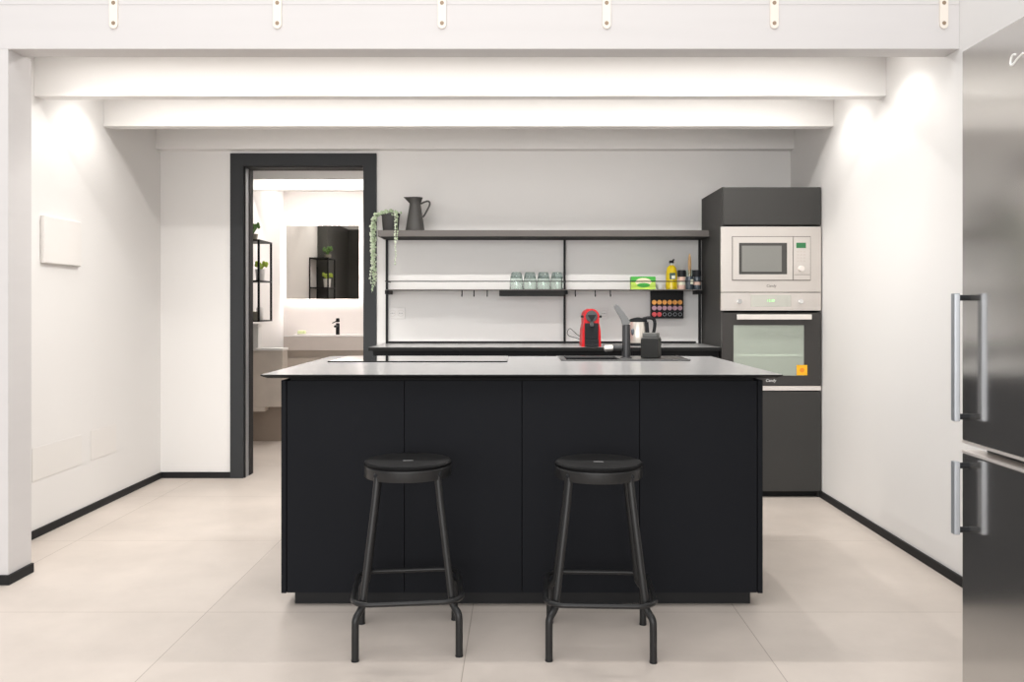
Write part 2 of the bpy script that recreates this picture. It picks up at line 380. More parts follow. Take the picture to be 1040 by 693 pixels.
# sink
sk = thing('sink', 'dark composite inset sink with basin and drainer in the island worktop', 'sink', (.5, 4.26, WZ1))
r_ = MB()
bx0, bx1, by0, by1 = .222, .482, 4.125, 4.42
for (a, b, c, d) in ((SX0, bx0, SY0, SY1), (bx0, bx1, SY0, by0), (bx0, bx1, by1, SY1), (bx1, SX1, SY0, SY1)):
    r_.box(a, b, c, d, WZ1-.003, WZ1+.004)
for k in range(5): r_.box(.62+.035*k, .63+.035*k, SY0+.07, SY1-.05, WZ1+.004, WZ1+.0055, .0006)
r_.box(SX0, SX1, SY0, SY0+.006, WZ1+.003, WZ1+.007).box(SX1-.006, SX1, SY0, SY1, WZ1+.003, WZ1+.007)
world_part(r_, 'rim', M['sink_rim'], sk)
b_ = MB(); t = .004; zb = WZ1-.16
b_.box(bx0-t, bx0, by0-t, by1+t, zb, WZ1-.003).box(bx1, bx1+t, by0-t, by1+t, zb, WZ1-.003).box(bx0, bx1, by0-t, by0, zb, WZ1-.003).box(bx0, bx1, by1, by1+t, zb, WZ1-.003).box(bx0, bx1, by0, by1, zb-t, zb)
world_part(b_, 'basin', M['sink'], sk)
world_part(MB().cyl((.352, 4.27, zb), (.352, 4.27, zb+.003), .045), 'drain', M['chrome'], sk)
# tap
tp = thing('kitchen_tap', 'dark grey tap with slanting lever standing on the island sink', 'tap', (.521, 4.245, WZ1+.004))
MB().cyl((0, 0, 0), (0, 0, .006), .030, .027, 32).cyl((0, 0, .006), (0, 0, .165), .0205, .0195, 32, .002).build('body', M['tap'], tp)
MB().prism([(-.018, .163), (.012, .166), (.018, .178), (.006, .200), (-.038, .257), (-.050, .264), (-.060, .257), (-.056, .243), (-.026, .192)], -.013, .013).build('lever', M['tap_light'], tp)
MB().cyl((-.02, 0, .052), (-.066, 0, .050), .0155, None, 24, .002).build('spout', M['tap'], tp)
MB().cyl((-.066, 0, .050), (-.108, 0, .048), .0165, .0155, 24, .003).build('spray_head', M['steel'], tp)
# canister
cn = thing('canister', 'black square lidded canister standing on the sink beside the tap', 'canister', (.645, 4.262, WZ1+.0055), math.radians(-20))
MB().box(-.043, .043, -.043, .043, 0, .095, .005).build('body', M['box_black'], cn)
MB().box(-.040, .040, -.040, .040, .095, .101, .001).box(-.036, .036, -.036, .036, .101, .123, .004).build('lid', M['box_grey'], cn)

# ------------------------------------------------------------------ stools
def make_stool(label, loc, rz):
    t = thing('bar_stool', label, 'bar stool', loc, rz, 'black bar stools at the island')
    R = .148
    s = MB().lathe([(0, .606), (R-.004, .606), (R+.001, .609), (R+.002, .617), (R-.003, .622), (R-.018, .623), (R-.045, .6195), (0, .6185)], n=56).build('seat', M['seat'], t)
    sl = []
    for k in range(24):
        a = 2*PI*k/24; sl.append((.012*math.copysign(1, math.cos(a))+.006*math.cos(a), .006*math.sin(a)))
    MB().prism(sl, .6186, .6193, 'z').build('grip_slot', M['fridge_side'], s)
    MB().lathe([(R-.004, .570), (R+.0005, .570), (R+.0015, .572), (R+.0015, .604), (R-.001, .6075), (R-.004, .606), (R-.004, .570)], n=56).build('seat_rim', M['stool'], t)
    rh = .185; h = .18; cr = .065; pts = []
    for cx, cy, a0 in ((h-cr, h-cr, 0), (-h+cr, h-cr, PI/2), (-h+cr, -h+cr, PI), (h-cr, -h+cr, 1.5*PI)):
        for k in range(9): pts.append((cx+cr*math.cos(a0+k*PI/16), cy+cr*math.sin(a0+k*PI/16), rh))
    MB().tube(pts, .0088, 12, closed=True).build('footrest_ring', M['stool'], t)
    for sx in (-1, 1):
        for sy in (-1, 1):
            top = [(.099*sx, .096*sy, .597), (.101*sx, .098*sy, .57), (.108*sx, .105*sy, .50), (.145*sx, .143*sy, .185)]
            low = [(.146*sx, .144*sy, .172), (.154*sx, .152*sy, .155), (.1675*sx, .1665*sy, .138), (.1685*sx, .168*sy, .11), (.1685*sx, .168*sy, .0)]
            P = [Vector(p) for p in top]+smooth_path(low, 2)
            lg = MB().tube(P, .0122, 14).build('leg', M['stool'], t)
            MB().cyl((.1685*sx, .168*sy, 0), (.1685*sx, .168*sy, .006), .0128, None, 16).build('foot_cap', M['black_plastic'], lg)
            d = Vector((.101*sx, .098*sy, 0)).normalized()
            p = d*(R+.001)+Vector((0, 0, .588)); q = d*(R+.006)+Vector((0, 0, .588))
            MB().cyl(p, q, .007, .005, 12).build('bolt', M['black_plastic'], lg)
    return t
st = make_stool('black steel stool standing at the left half of the island, under the hob side', (-.387, 2.998, 0), math.radians(6.8))
dup(st, (.270, 2.975, 0), math.radians(-2.4), 'black steel stool standing at the right half of the island, under the tap side')

# ------------------------------------------------------------------ back counter run
CXa, CXb, CYf = -.917, 1.218, 5.24
tag(two_tone(MB().box(CXa, CXb, CYf, YB-.002, .884, .906, .001).build('back_counter', M['worktop']), 0, M['core']), 'long dark counter top along the back wall under the shelves', 'worktop')
labs = ['dark base cabinet under the back counter, nearest the doorway', 'dark base cabinet under the back counter, second from the doorway',
        'dark base cabinet under the back counter below the coffee machine', 'dark base cabinet under the back counter next to the oven tower']
cw = (CXb-.004-CXa-.02)/4
for k in range(4):
    x0 = CXa+.02+cw*k+.001; x1 = x0+cw-.002
    cb = thing('base_cabinet', labs[k], 'cabinet', ((x0+x1)/2, CYf+.3, 0), 0, 'base cabinets under the back counter')
    world_part(MB().box(x0, x1, CYf+.05, YB-.01, .10, .884).box(x0, x1, CYf+.09, YB-.01, 0, .10), 'carcass', M['black_trim'], cb)
    world_part(MB().box(x0+.001, x1-.001, CYf+.028, CYf+.05, .10, .845, .001), 'door', M['island'], cb)

# ------------------------------------------------------------------ oven tower
TX0, TX1, TY = 1.222, 1.817, 5.24
tw = thing('tall_oven_cabinet', 'tall charcoal grey cabinet housing microwave and oven in the right corner', 'cabinet', (1.52, 5.5, 0))
cc = MB().box(TX0, TX0+.018, TY, YB-.003, .0, 1.876, .001).box(TX1-.018, TX1, TY+.002, YB-.003, .0, 1.876, .001).box(TX0+.018, TX1-.018, YB-.02, YB-.003, .0, 1.876).box(TX0+.018, TX1-.018, TY+.022, YB-.02, 1.858, 1.876)
for z in (1.628, .648): cc.box(TX0+.018, TX1-.018, TY+.024, YB-.02, z, z+.012)
world_part(cc, 'carcass', M['tower'], tw)
world_part(MB().box(TX0+.004, TX1-.003, TY-.02, TY-.001, 1.646, 1.872, .001), 'upper_door', M['tower'], tw)
world_part(MB().box(TX0+.004, TX1-.003, TY-.02, TY-.001, .04, .640, .001), 'lower_door', M['tower'], tw)
world_part(MB().box(TX0+.004, TX1-.003, TY-.022, TY-.001, .647, .675, .001), 'steel_strip', M['steel_bright'], tw)
world_part(MB().box(TX0+.018, TX1-.018, TY+.03, TY+.045, 0, .06), 'plinth', M['black_trim'], tw)
SF = 168.6                                            # px per metre on the appliance fronts
def ax(px): return (px-CX)/SF
def az(py): return H+(CY-py)/SF
mw = thing('microwave', 'built-in steel microwave with green display set above the oven', 'microwave', (1.52, TY-.01, 1.24))
FY = TY-.026
def flat(x0, x1, y0, y1, d0, d1, bev=.0006): return MB().box(ax(x0), ax(x1), FY-d1, FY-d0, az(y1), az(y0), bev)
world_part(MB().box(ax(732.2), ax(833.6), FY, TY-.001, az(296.8), az(230.3), .002), 'trim_frame', M['steel'], mw)
world_part(MB().box(TX0+.03, TX1-.03, TY, YB-.08, 1.25, 1.60), 'body', M['fridge_side'], mw)
world_part(flat(743.2, 823, 240.2, 285.2, -.001, .0008, 0), 'joint_line', M['line'], mw)
dd = world_part(flat(743.9, 804.6, 240.9, 284.5, 0, .008, .001), 'door', M['steel'], mw)
world_part(flat(750, 798.6, 247, 278.8, .006, .0088, .0003), 'window_frame', M['mw_frame'], dd)
world_part(flat(752.8, 793.2, 249.8, 276.2, .008, .0094, .0003), 'window_pane', M['mw_window'], dd)
cp = world_part(flat(805.3, 822.3, 240.9, 284.5, 0, .008, .001), 'control_panel', M['steel'], mw)
ds = world_part(flat(808, 817.8, 246.8, 252.2, .007, .009, .0003), 'display', M['lcd_green'], cp)
bt = MB()
for i in range(3):
    for j in range(4): bt.box(ax(808.6+i*3.3), ax(810.8+i*3.3), FY-.0086, FY-.007, az(256.6+j*3.2), az(255+j*3.2), .0003)
world_part(bt, 'button_pad', M['print_pale'], cp)
world_part(MB().cyl((ax(812.8), FY-.006, az(273)), (ax(812.8), FY-.026, az(273)), .0185, .017, 32, .002), 'dial_knob', M['steel_bright'], cp)
world_part(flat(805.8, 821.8, 279.0, 279.4, .007, .0084, 0), 'button_seam', M['line'], cp)
def lt(p, loc): return tuple(a-b for a, b in zip(p, loc))
text('badge', 'Candy', .023, M['print_dark'], mw, lt((ax(783), FY-.0006, az(290.6)), mw.location), FRONT, .2)
# oven
ov = thing('oven', 'built-in oven with steel control panel, pale glass door and yellow sticker', 'oven', (1.52, TY-.01, .68))
world_part(MB().box(ax(732.2), ax(833.6), FY, TY-.001, az(315.6), az(297.4), .0015), 'control_panel', M['steel'], ov)
pn = [c for c in ov.children if c.name.startswith('control_panel')][0]
world_part(flat(762.5, 803, 299.6, 311.6, -.001, .0015, .0003), 'display', M['lcd_panel'], pn)
text('display_digits', '12:30', .021, M['lcd_digits'], pn, lt((ax(782.5), FY-.0018, az(305.6)), ov.location), FRONT)
for x in (750.2, 812.4):
    world_part(MB().cyl((ax(x), FY+.001, az(306.3)), (ax(x), FY-.022, az(306.3)), .0155, .014, 28, .002), 'knob', M['chrome'], pn)
for x in (757, 820, 825, 829): world_part(MB().box(ax(x), ax(x+1.2), FY-.0005, FY+.001, az(306.6), az(306.1)), 'panel_mark', M['print_pale'], pn)
od = MB(); X0, X1, Z0, Z1 = ax(733), ax(833.3), az(391.2), az(317.8); wx0, wx1, wz0, wz1 = ax(744.8), ax(816.3), az(381.6), az(330.4)
od.box(X0, wx0, FY, TY-.002, Z0, Z1).box(wx1, X1, FY, TY-.002, Z0, Z1).box(wx0, wx1, FY, TY-.002, Z0, wz0).box(wx0, wx1, FY, TY-.002, wz1, Z1)
odo = world_part(od, 'door', M['oven_black'], ov)
world_part(MB().box(wx0, wx1, FY+.001, FY+.006, wz0, wz1), 'door_glass', M['oven_glass'], odo)
hd = MB().cyl((ax(752), FY, az(322)), (ax(752), FY-.03, az(322)), .007).cyl((ax(817), FY, az(322)), (ax(817), FY-.03, az(322)), .007).box(ax(746.8), ax(822), FY-.042, FY-.028, az(324.6), az(319.4), .003)
world_part(hd, 'handle', M['steel_bright'], odo)
sk_ = world_part(flat(808.8, 819.6, 370.8, 381.2, -.0005, .0012, 0), 'sticker', M['sticker'], odo)
world_part(MB().cyl((ax(814.2), FY-.0010, az(376)), (ax(814.2), FY-.0016, az(376)), .014, None, 20), 'sticker_print', M['sticker_ink'], sk_)
text('badge', 'Candy', .024, M['white_print'], odo, lt((ax(782.5), FY-.0006, az(386.6)), ov.location), FRONT, .2)
cv = MB(); cy1 = YB-.12
cv.box(wx0-.03, wx0-.02, TY, cy1, wz0-.03, wz1+.03).box(wx1+.02, wx1+.03, TY, cy1, wz0-.03, wz1+.03).box(wx0-.03, wx1+.03, TY, cy1, wz0-.04, wz0-.03).box(wx0-.03, wx1+.03, TY, cy1, wz1+.03, wz1+.04).box(wx0-.03, wx1+.03, cy1, cy1+.01, wz0-.04, wz1+.04)
world_part(cv, 'cavity', M['cavity'], ov)
rk = MB(); rz = az(361.3)
for k in range(2): rk.cyl((wx0-.018, TY+.01+.4*k, rz), (wx1+.018, TY+.01+.4*k, rz), .007, None, 10)
for k in range(13): x = wx0+(wx1-wx0)*k/12; rk.cyl((x, TY+.01, rz), (x, TY+.41, rz), .0025, None, 8)
world_part(rk, 'oven_rack', M['white_print'], ov)

# ------------------------------------------------------------------ fridge
fr = thing('fridge_freezer', 'tall dark steel fridge freezer standing against the right wall near the camera', 'fridge', (1.5, 2.07, 0))
FX, fy0, fy1 = 1.21, 1.77, 2.372
world_part(MB().box(FX+.065, 1.80, fy0+.004, fy1-.004, .03, 1.845, .004), 'cabinet', M['fridge_side'], fr)
world_part(MB().box(FX+.05, 1.78, fy0+.02, fy1-.02, .0, .03), 'plinth', M['black_trim'], fr)
ud = world_part(MB().box(FX, FX+.06, fy0, fy1, .786, 1.85, .004), 'upper_door', M['fridge'], fr)
ld = world_part(MB().box(FX, FX+.06, fy0, fy1, .035, .752, .004), 'lower_door', M['fridge'], fr)
world_part(MB().box(FX-.001, FX+.05, fy0, fy1, .779, .786, .001), 'edge_trim', M['steel_bright'], ud)
world_part(MB().box(FX-.001, FX+.05, fy0, fy1, .752, .759, .001), 'edge_trim', M['steel_bright'], ld)
def fridge_handle(z0, z1, par):
    y = 2.335; xb = 1.174
    h = MB().box(xb-.008, xb+.008, y-.011, y+.011, z0, z1, .003)
    o = world_part(h, 'handle', M['alu'], par)
    for z in (z0+.012, z1-.012): world_part(MB().cyl((xb+.006, y, z), (FX+.001, y, z), .008, .008, 14), 'handle_mount', M['black_plastic'], o)
fridge_handle(.8425, 1.187, ud); fridge_handle(.538, .735, ld)
# script badge on the upper door
lg = MB()
ys, zs = 2.137, 1.757
cpts = [(0, .010), (.002, .018), (.010, .020), (.014, .013), (.012, .003), (.003, -.004), (-.004, .002), (-.008, .012), (-.004, .024)]
def bp(u, v): return (FX-.0008, ys-u, zs+v)
pts = [bp(.024, .0095), bp(.014, .0125), bp(.006, .0085), bp(.001, -.002), bp(.003, -.011), bp(.011, -.0135), bp(.022, -.007), bp(.035, -.0015), bp(.055, .004)]
lg.tube(smooth_path(pts, 2), .0026, 8)
world_part(lg, 'badge', M['white_print'], ud)

# ------------------------------------------------------------------ wall covers, sockets, brackets
cvr = thing('junction_cover', 'square white blank cover plate high on the left wall', 'cover plate', (XL, 4.55, 1.37))
world_part(MB().box(XL+.001, XL+.022, 4.363, 4.735, 1.372, 1.615, .006, 3), 'cover', M['panel_white'], cvr)
world_part(MB().box(XL, XL+.004, 4.375, 4.723, 1.384, 1.603), 'back_plate', M['panel_cream'], cvr)
tag(MB().box(XL, XL+.003, 4.29, 4.775, .282, .448, .002).build('access_panel', M['panel_cream']), 'larger flush cream access panel low on the left wall', 'access panel')
tag(MB().box(XL, XL+.003, 4.876, 5.186, .285, .452, .002).build('access_panel', M['panel_white']), 'smaller flush white access panel low on the left wall, nearer the corner', 'access panel')
SB = F/YB
def wx(px, s=SB): return (px-CX)/s
def wz(py, s=SB): return H+(CY-py)/s
def socket(name, label, x0, x1, y0, y1):
    t = thing(name, label, 'wall socket', (wx((x0+x1)/2), YB, wz(y1)))
    world_part(MB().box(wx(x0), wx(x1), YB-.009, YB, wz(y1), wz(y0), .002), 'plate', M['white_plastic'], t)
    n = 2 if x1-x0 > 12 else 1
    for k in range(n):
        cx = wx(x0+(x1-x0)*(k+.5)/n); cz = wz((y0+y1)/2)
        g = world_part(MB().tube([(cx+.021*math.cos(a*PI/12), YB-.0092, cz+.021*math.sin(a*PI/12)) for a in range(24)], .0008, 4, closed=True), 'socket_ring', M['print_pale'], t)
        for j in (-1, 0, 1): world_part(MB().cyl((cx+j*.010, YB-.0095, cz), (cx+j*.010, YB-.008, cz), .0024, None, 10), 'socket_hole', M['grey_plastic'], g)
socket('wall_socket', 'double white wall socket beside the left shelf upright above the counter', 394.5, 411.5, 312.5, 324)
socket('wall_socket', 'white wall socket behind the red coffee machine, right of its head', 609, 617.5, 313, 324)
br = thing('railing_bracket', 'cream metal railing bracket on the loft edge, leftmost of six', 'bracket', ((116-CX)/245.1, 3.59, 2.30), 0, 'railing brackets along the loft edge')
sh = [(-.0175, .02), (-.0175, .5), (.0175, .5), (.0175, .02)]+[(.0175*math.cos(a*PI/10), .02-.0175*math.sin(a*PI/10)) for a in range(1, 10)]
MB().prism(sh, -.008, 0).build('strap', M['cream'], br)
for z in (.025, .109, .3):
    MB().cyl((0, -.0075, z), (0, -.011, z), .0085, .007, 16).build('screw', M['screw'], br)
ordn = ['second from the left', 'third from the left', 'third from the right', 'second from the right', 'rightmost']
for k, px in enumerate((282, 449, 616, 786, 958)):
    dup(br, ((px-CX)/245.1, 3.59, 2.30), None, 'cream metal railing bracket on the loft edge, %s of six' % ordn[k])

# ------------------------------------------------------------------ wall shelf unit
su = thing('wall_shelf_unit', 'long two-tier wall shelf with taupe top board and thin black posts', 'shelf', (.15, 5.7, .906))
SFy = 5.575
world_part(MB().box(-.915, 1.219, SFy, YB-.002, 1.604, 1.645, .001), 'top_board', M['shelf'], su)
world_part(MB().box(-.895, 1.219, SFy+.004, YB-.002, 1.600, 1.604), 'under_frame', M['gap'], su)
for x in (-.892, .300, 1.206):
    world_part(MB().box(x-.007, x+.007, YB-.03, YB-.002, .907, 1.600, .001), 'post', M['black_metal'], su)
world_part(MB().box(-.883, 1.181, YB-.022, YB-.006, .908, .920, .001), 'bottom_rail', M['black_metal'], su)
MZ = 1.264
world_part(MB().box(-.868, 1.178, SFy+.01, YB-.002, MZ-.005, MZ, .0005), 'lower_shelf', M['shelf'], su)
gr = MB().cyl((-.868, SFy+.014, 1.316), (1.178, SFy+.014, 1.316), .0032, None, 10)
for x in (-.868, .300, 1.178): gr.cyl((x, SFy+.014, 1.316), (x, YB-.02, 1.316), .0032, None, 10)
world_part(gr, 'guard_rail', M['black_metal'], su)
for x in (-.866, .300, 1.172):
    world_part(MB().box(x-.012, x+.012, SFy+.06, YB-.01, MZ-.03, MZ-.005, .001), 'shelf_bracket', M['black_metal'], su)
# tray under shelf
tr = thing('under_shelf_tray', 'flat black tray hung under the lower shelf below the glasses', 'tray', (0, 5.7, 1.222))
SS = 157.5
world_part(MB().box(wx(507, SS), wx(573.3, SS), SFy+.012, YB-.05, 1.222, 1.226, .001).box(wx(507, SS), wx(573.3, SS), SFy+.012, SFy+.016, 1.226, MZ-.006).box(wx(507, SS), wx(507, SS)+.004, SFy+.016, YB-.05, 1.226, MZ-.006).box(wx(573.3, SS)-.004, wx(573.3, SS), SFy+.016, YB-.05, 1.226, MZ-.006), 'tray_body', M['gap'], tr)
world_part(MB().box(wx(507, SS)+.004, wx(573.3, SS)-.004, YB-.06, YB-.05, 1.226, MZ-.006), 'back_lip', M['gap'], tr)
# hooks
hk = None
hl = ['left of the black tray, leftmost of three', 'left of the black tray, middle of three', 'left of the black tray, nearest the tray',
      'right of the centre post, nearest the post', 'right of the centre post, middle of three', 'right of the centre post, furthest from the post']
for k, px in enumerate((469, 481.3, 494.8, 584.5, 604.7, 620.2)):
    loc = (wx(px, SS), SFy+.03, MZ-.005)
    lab = 'small black hook under the lower shelf, ' + hl[k]
    if hk is None:
        P = smooth_path([(0, 0, 0), (0, 0, -.025), (0, -.002, -.036), (0, -.010, -.041), (0, -.017, -.036), (0, -.018, -.028)], 2)
        hk = MB().tube(P, .0034, 8).build('shelf_hook', M['black_metal']); hk.location = loc
        tag(hk, lab, 'hook', 'hooks under the lower shelf')
    else: dup_mesh(hk, loc, lab)

# capsule holder on the wall under the lower shelf
SH = 152.6; hy = F/SH
ch = thing('capsule_holder', 'black wall holder with three rows of coffee capsules under the shelf', 'capsule holder', (.98, hy, 1.07))
hx0_, hx1_ = wx(661.2, SH), wx(694.2, SH)
world_part(MB().box(hx0_, hx1_, hy, YB-.03, wz(323.6, SH), MZ-.006, .001), 'board', M['black_metal'], ch)
sl = MB()
for y in (310.2, 316.0, 322.4): sl.box(hx0_, hx1_, hy-.012, hy, wz(y+.5, SH), wz(y-.1, SH), .0005)
world_part(sl, 'ledge', M['black_plastic'], ch)
sp = MB()
for k in range(4):
    sp.tube([(wx(675+5.25*k, SH)+.011*math.cos(a*PI/8), hy-.0008, wz(319.4, SH)+.011*math.sin(a*PI/8)) for a in range(16)], .0013, 5, closed=True)
world_part(sp, 'empty_slot', M['alu'], ch)
def capsule(m, label, px, py, src=None, group=None):
    loc = (wx(px, SH), hy, wz(py, SH))
    if src is None:
        t = thing('coffee_capsule', label, 'coffee capsule', loc, 0, group)
        MB().cyl((0, 0, 0), (0, -.003, 0), .0155, None, 20).build('foil_lid', m, t)
        MB().cyl((0, -.003, 0), (0, -.012, 0), .013, .009, 20, .002).build('cup', m, t)
        return t
    return dup(src, loc, None, label, group)
on = ['leftmost', 'second from left', 'third from left', 'fourth from left', 'fifth from left', 'rightmost']
for key, nm, row, py, n in (('cap_gold', 'gold', 'top', 307.2, 6), ('cap_mauve', 'mauve pink', 'middle', 313.0, 6), ('cap_red', 'red', 'bottom', 319.4, 2)):
    src = None
    for k in range(n):
        lab = '%s coffee capsule in the %s row of the black holder, %s' % (nm, row, on[k] if n == 6 else ('far left' if k == 0 else 'second along'))
        c = capsule(M[key], lab, 664.4+5.25*k, py, src, nm+' coffee capsules in the wall holder')
        if src is None: src = c

# ------------------------------------------------------------------ things on the top shelf
pl = thing('trailing_plant', 'trailing pale green plant in a charcoal pot at the left shelf end', 'potted plant', (wx(396, 157), 5.64, 1.645))
MB().lathe([(0, 0), (.048, 0), (.051, .004), (.058, .098), (.061, .100), (.061, .112), (.056, .112), (.053, .09), (0, .088)], n=36).build('pot', M['pot'], pl)
MB().cyl((0, 0, .088), (0, 0, .1), .052, .05).build('soil', M['soil'], pl)
def leaves(mb, P, r, n, spread, rng, sc=(1, .45, 1)):
    for p in P:
        for _ in range(n):
            q = Vector(p)+Vector((rng.uniform(-spread, spread), rng.uniform(-spread, spread), rng.uniform(-spread, spread)))
            e = Matrix.Rotation(rng.uniform(0, 6.28), 3, 'Z') @ Matrix.Rotation(rng.uniform(-.9, .9), 3, 'X') @ Matrix.Rotation(rng.uniform(0, 3), 3, 'Y')
            mb.sph(q, r*rng.uniform(.7, 1.25), 6, sc, e)
rng = random.Random(3)
fo = MB()
leaves(fo, [(.065*math.cos(a)*s-.006, .06*math.sin(a)*s, .112+.022*(1-s)) for s in (.3, .65, 1) for a in [k*PI/7 for k in range(14)]], .0085, 2, .012, rng)
fo.build('foliage', M['leaf'], pl)
def vine(P, m, r=.0085, n=1, spread=.008, step=.0095):
    P = smooth_path(P, 2); mb = MB().tube(P, .0011, 5); Q = []; acc = 0
    for a, b in zip(P, P[1:]):
        L = (b-a).length; k = max(1, int(L/step))
        for i in range(k): Q.append(a.lerp(b, i/k))
    leaves(mb, Q, r, n, spread, rng); mb.build('vine', m, pl)
ox = pl.location.x
vs = [(-.052, .02, -.36), (-.060, .0, -.40), (-.068, -.02, -.34), (-.056, -.035, -.28), (-.075, .01, -.22), (-.048, -.015, -.16)]
for k, (dx, dy, dz) in enumerate(vs):
    ex = dx-.053
    vine([(-.02, dy, .118), (-.06, dy, .122), (ex, dy, .09), (ex+rng.uniform(-.006, .006), dy, -.05), (ex+rng.uniform(-.01, .01), dy, dz*.6), (ex+rng.uniform(-.012, .012), dy, dz)], M['leaf'] if k % 2 else M['leaf2'])
vine([(.02, -.03, .118), (.035, -.065, .112), (.040, -.082, .06), (.041, -.085, -.05), (.043, -.085, -.13), (.041, -.085, -.225)], M['leaf2'], .0055, 2, .006)
vine([(.03, -.03, .118), (.05, -.06, .116), (.054, -.082, .08), (.055, -.084, .0), (.050, -.084, -.06)], M['leaf'], .0055, 2, .006)

jg = thing('jug', 'tall dark grey enamel jug with handle standing on the top shelf', 'jug', (wx(421.6, 156.3), 5.63, 1.645))
prof = [(0, 0), (.060, 0), (.061, .004), (.058, .03), (.046, .11), (.037, .165), (.036, .178), (.046, .205), (.050, .216)]
inner = [(.0475, .215), (.043, .205), (.033, .178), (.034, .165), (.043, .11), (.055, .03), (0, .006)]
jb = MB().lathe(prof+inner, n=40)
for v in jb.bm.verts:
    if v.co.z > .178:
        f = (v.co.z-.178)/.038; a = math.atan2(v.co.y, -v.co.x)
        k = math.exp(-(a/.55)**2)
        v.co.x -= .026*k*f; v.co.z += .004*k*f
        v.co.y *= 1-.25*k*f
jb.build('body', M['jug'], jg)
MB().tube(smooth_path([(.037, 0, .176), (.055, 0, .186), (.085, 0, .196), (.098, 0, .182), (.090, 0, .155), (.062, 0, .105), (.050, 0, .088)], 3), .006, 10).build('handle', M['jug'], jg)

# ------------------------------------------------------------------ things on the lower shelf
def glass(label, px, src=None):
    loc = (wx(px, 156.3), 5.63, MZ)
    if src: return dup(src, loc, None, label)
    t = thing('drinking_glass', label, 'drinking glass', loc, 0, 'upturned tumblers on the lower shelf')
    MB().lathe([(.0425, 0), (.0435, .002), (.0430, .05), (.0385, .082), (.0355, .084), (.0395, .05), (.0405, .002), (.0425, 0)], n=32).build('wall', M['glass'], t)
    MB().lathe([(0, .072), (.0355, .072), (.0385, .082), (.034, .104), (.0285, .112), (0, .111)], n=32).build('base', M['glass_base'], t)
    return t
g0 = glass('upturned green-tinted tumbler on the lower shelf, leftmost of four', 524.5)
for px, s in ((538.2, 'second from the left of four'), (552, 'third from the left of four'), (565.8, 'rightmost of four, beside the post')):
    glass('upturned green-tinted tumbler on the lower shelf, ' + s, px, g0)
S5 = 155.5; IY = F/S5
def lx(px): return (px-CX)/S5
gb = thing('sweetener_carton', 'green and lime carton lying on the lower shelf left of the oil', 'carton', (lx(652.5), IY-.01, MZ))
MB().box(-.079, .079, -.035, .035, 0, .048, .002).build('carton_base', M['box_lime'], gb)
MB().box(-.0795, .0795, -.0355, .0355, .048, .084, .004).build('carton_top', M['box_green'], gb)
el = [(.052*math.cos(a*PI/16), .048+.026*math.sin(a*PI/16)) for a in range(32)]
MB().prism(el, -.0365, -.0350).build('front_print', M['box_label'], gb)
MB().prism([(x*.8, .046+(z-.048)*.55-.018) for x, z in el], -.0368, -.0350).build('lower_print', M['box_green'], gb)
bo = thing('small_bowl', 'tiny white bowl on the lower shelf between carton and oil bottle', 'bowl', (lx(670.5), IY, MZ))
MB().lathe([(0, 0), (.016, 0), (.018, .004), (.028, .028), (.0285, .033), (.026, .033), (.016, .007), (0, .006)], n=28).build('bowl_body', M['white_pot'], bo)
ob = thing('oil_bottle', 'yellow olive oil bottle with dark cap on the lower shelf', 'bottle', (lx(682), IY, MZ))
MB().lathe([(0, 0), (.036, 0), (.039, .004), (.038, .05), (.036, .115), (.030, .142), (.018, .156), (.012, .160), (0, .160)], n=32).build('body', M['oil'], ob)
MB().lathe([(.012, .158), (.012, .176), (0, .176)], n=20).build('neck', M['glass'], ob)
MB().cyl((0, 0, .172), (0, 0, .190), .0165, .0155, 20, .002).cyl((.008, 0, .19), (.018, 0, .197), .006, .005, 10).build('cap', M['black_plastic'], ob)
lb = MB().box(-.019, .019, -.0395, -.036, .066, .108, .001).build('label_patch', M['label_dark'], ob)
MB().box(-.006, .016, -.0405, -.0395, .07, .09, .0003).build('label_print', M['label_cream'], lb)
def grinder(px, label, body, dark):
    t = thing('spice_grinder', label, 'spice grinder', (lx(px), IY, MZ))
    MB().lathe([(0, 0), (.023, 0), (.0245, .003), (.0245, .03), (.022, .055), (.0235, .075), (.022, .086), (0, .086)], n=28).build('jar', body, t)
    MB().lathe([(.0245, .03), (.0250, .03), (.0250, .05), (.0238, .05)], n=28).build('jar_band', dark, t)
    MB().lathe([(0, .084), (.0225, .084), (.0265, .088), (.0265, .118), (.024, .127), (0, .128)], n=28).build('grinder_cap', M['black_plastic'], t)
grinder(692.3, 'pink salt grinder with black cap right beside the oil bottle', M['salt'], M['label_cream'])
grinder(708.0, 'dark spice grinder with wide black cap by the right shelf post', M['jar_dark'], M['salt'])
uj = thing('utensil_jar', 'dark glass jar with pale label between the two spice grinders', 'jar', (lx(700.2), IY, MZ))
MB().lathe([(0, 0), (.024, 0), (.025, .004), (.025, .085), (.023, .085), (.023, .006), (0, .005)], n=28).build('jar_body', M['jar_dark'], uj)
MB().lathe([(.025, .085), (.0255, .09), (.0255, .122), (.023, .128), (.021, .128), (.021, .085)], n=28).build('glass_neck', M['glass'], uj)
MB().box(.002, .020, -.0258, -.02, .035, .065, .001).build('jar_label', M['label_cream'], uj)
tag(MB().lathe([(0, 0), (.006, .003), (.009, .08), (.011, .17), (.0085, .205), (.003, .228), (0, .232)], (lx(700.4), IY, MZ+.006), 14).build('wooden_spatula', M['wood']), 'slim pointed wooden utensil standing up in the dark jar', 'utensil')

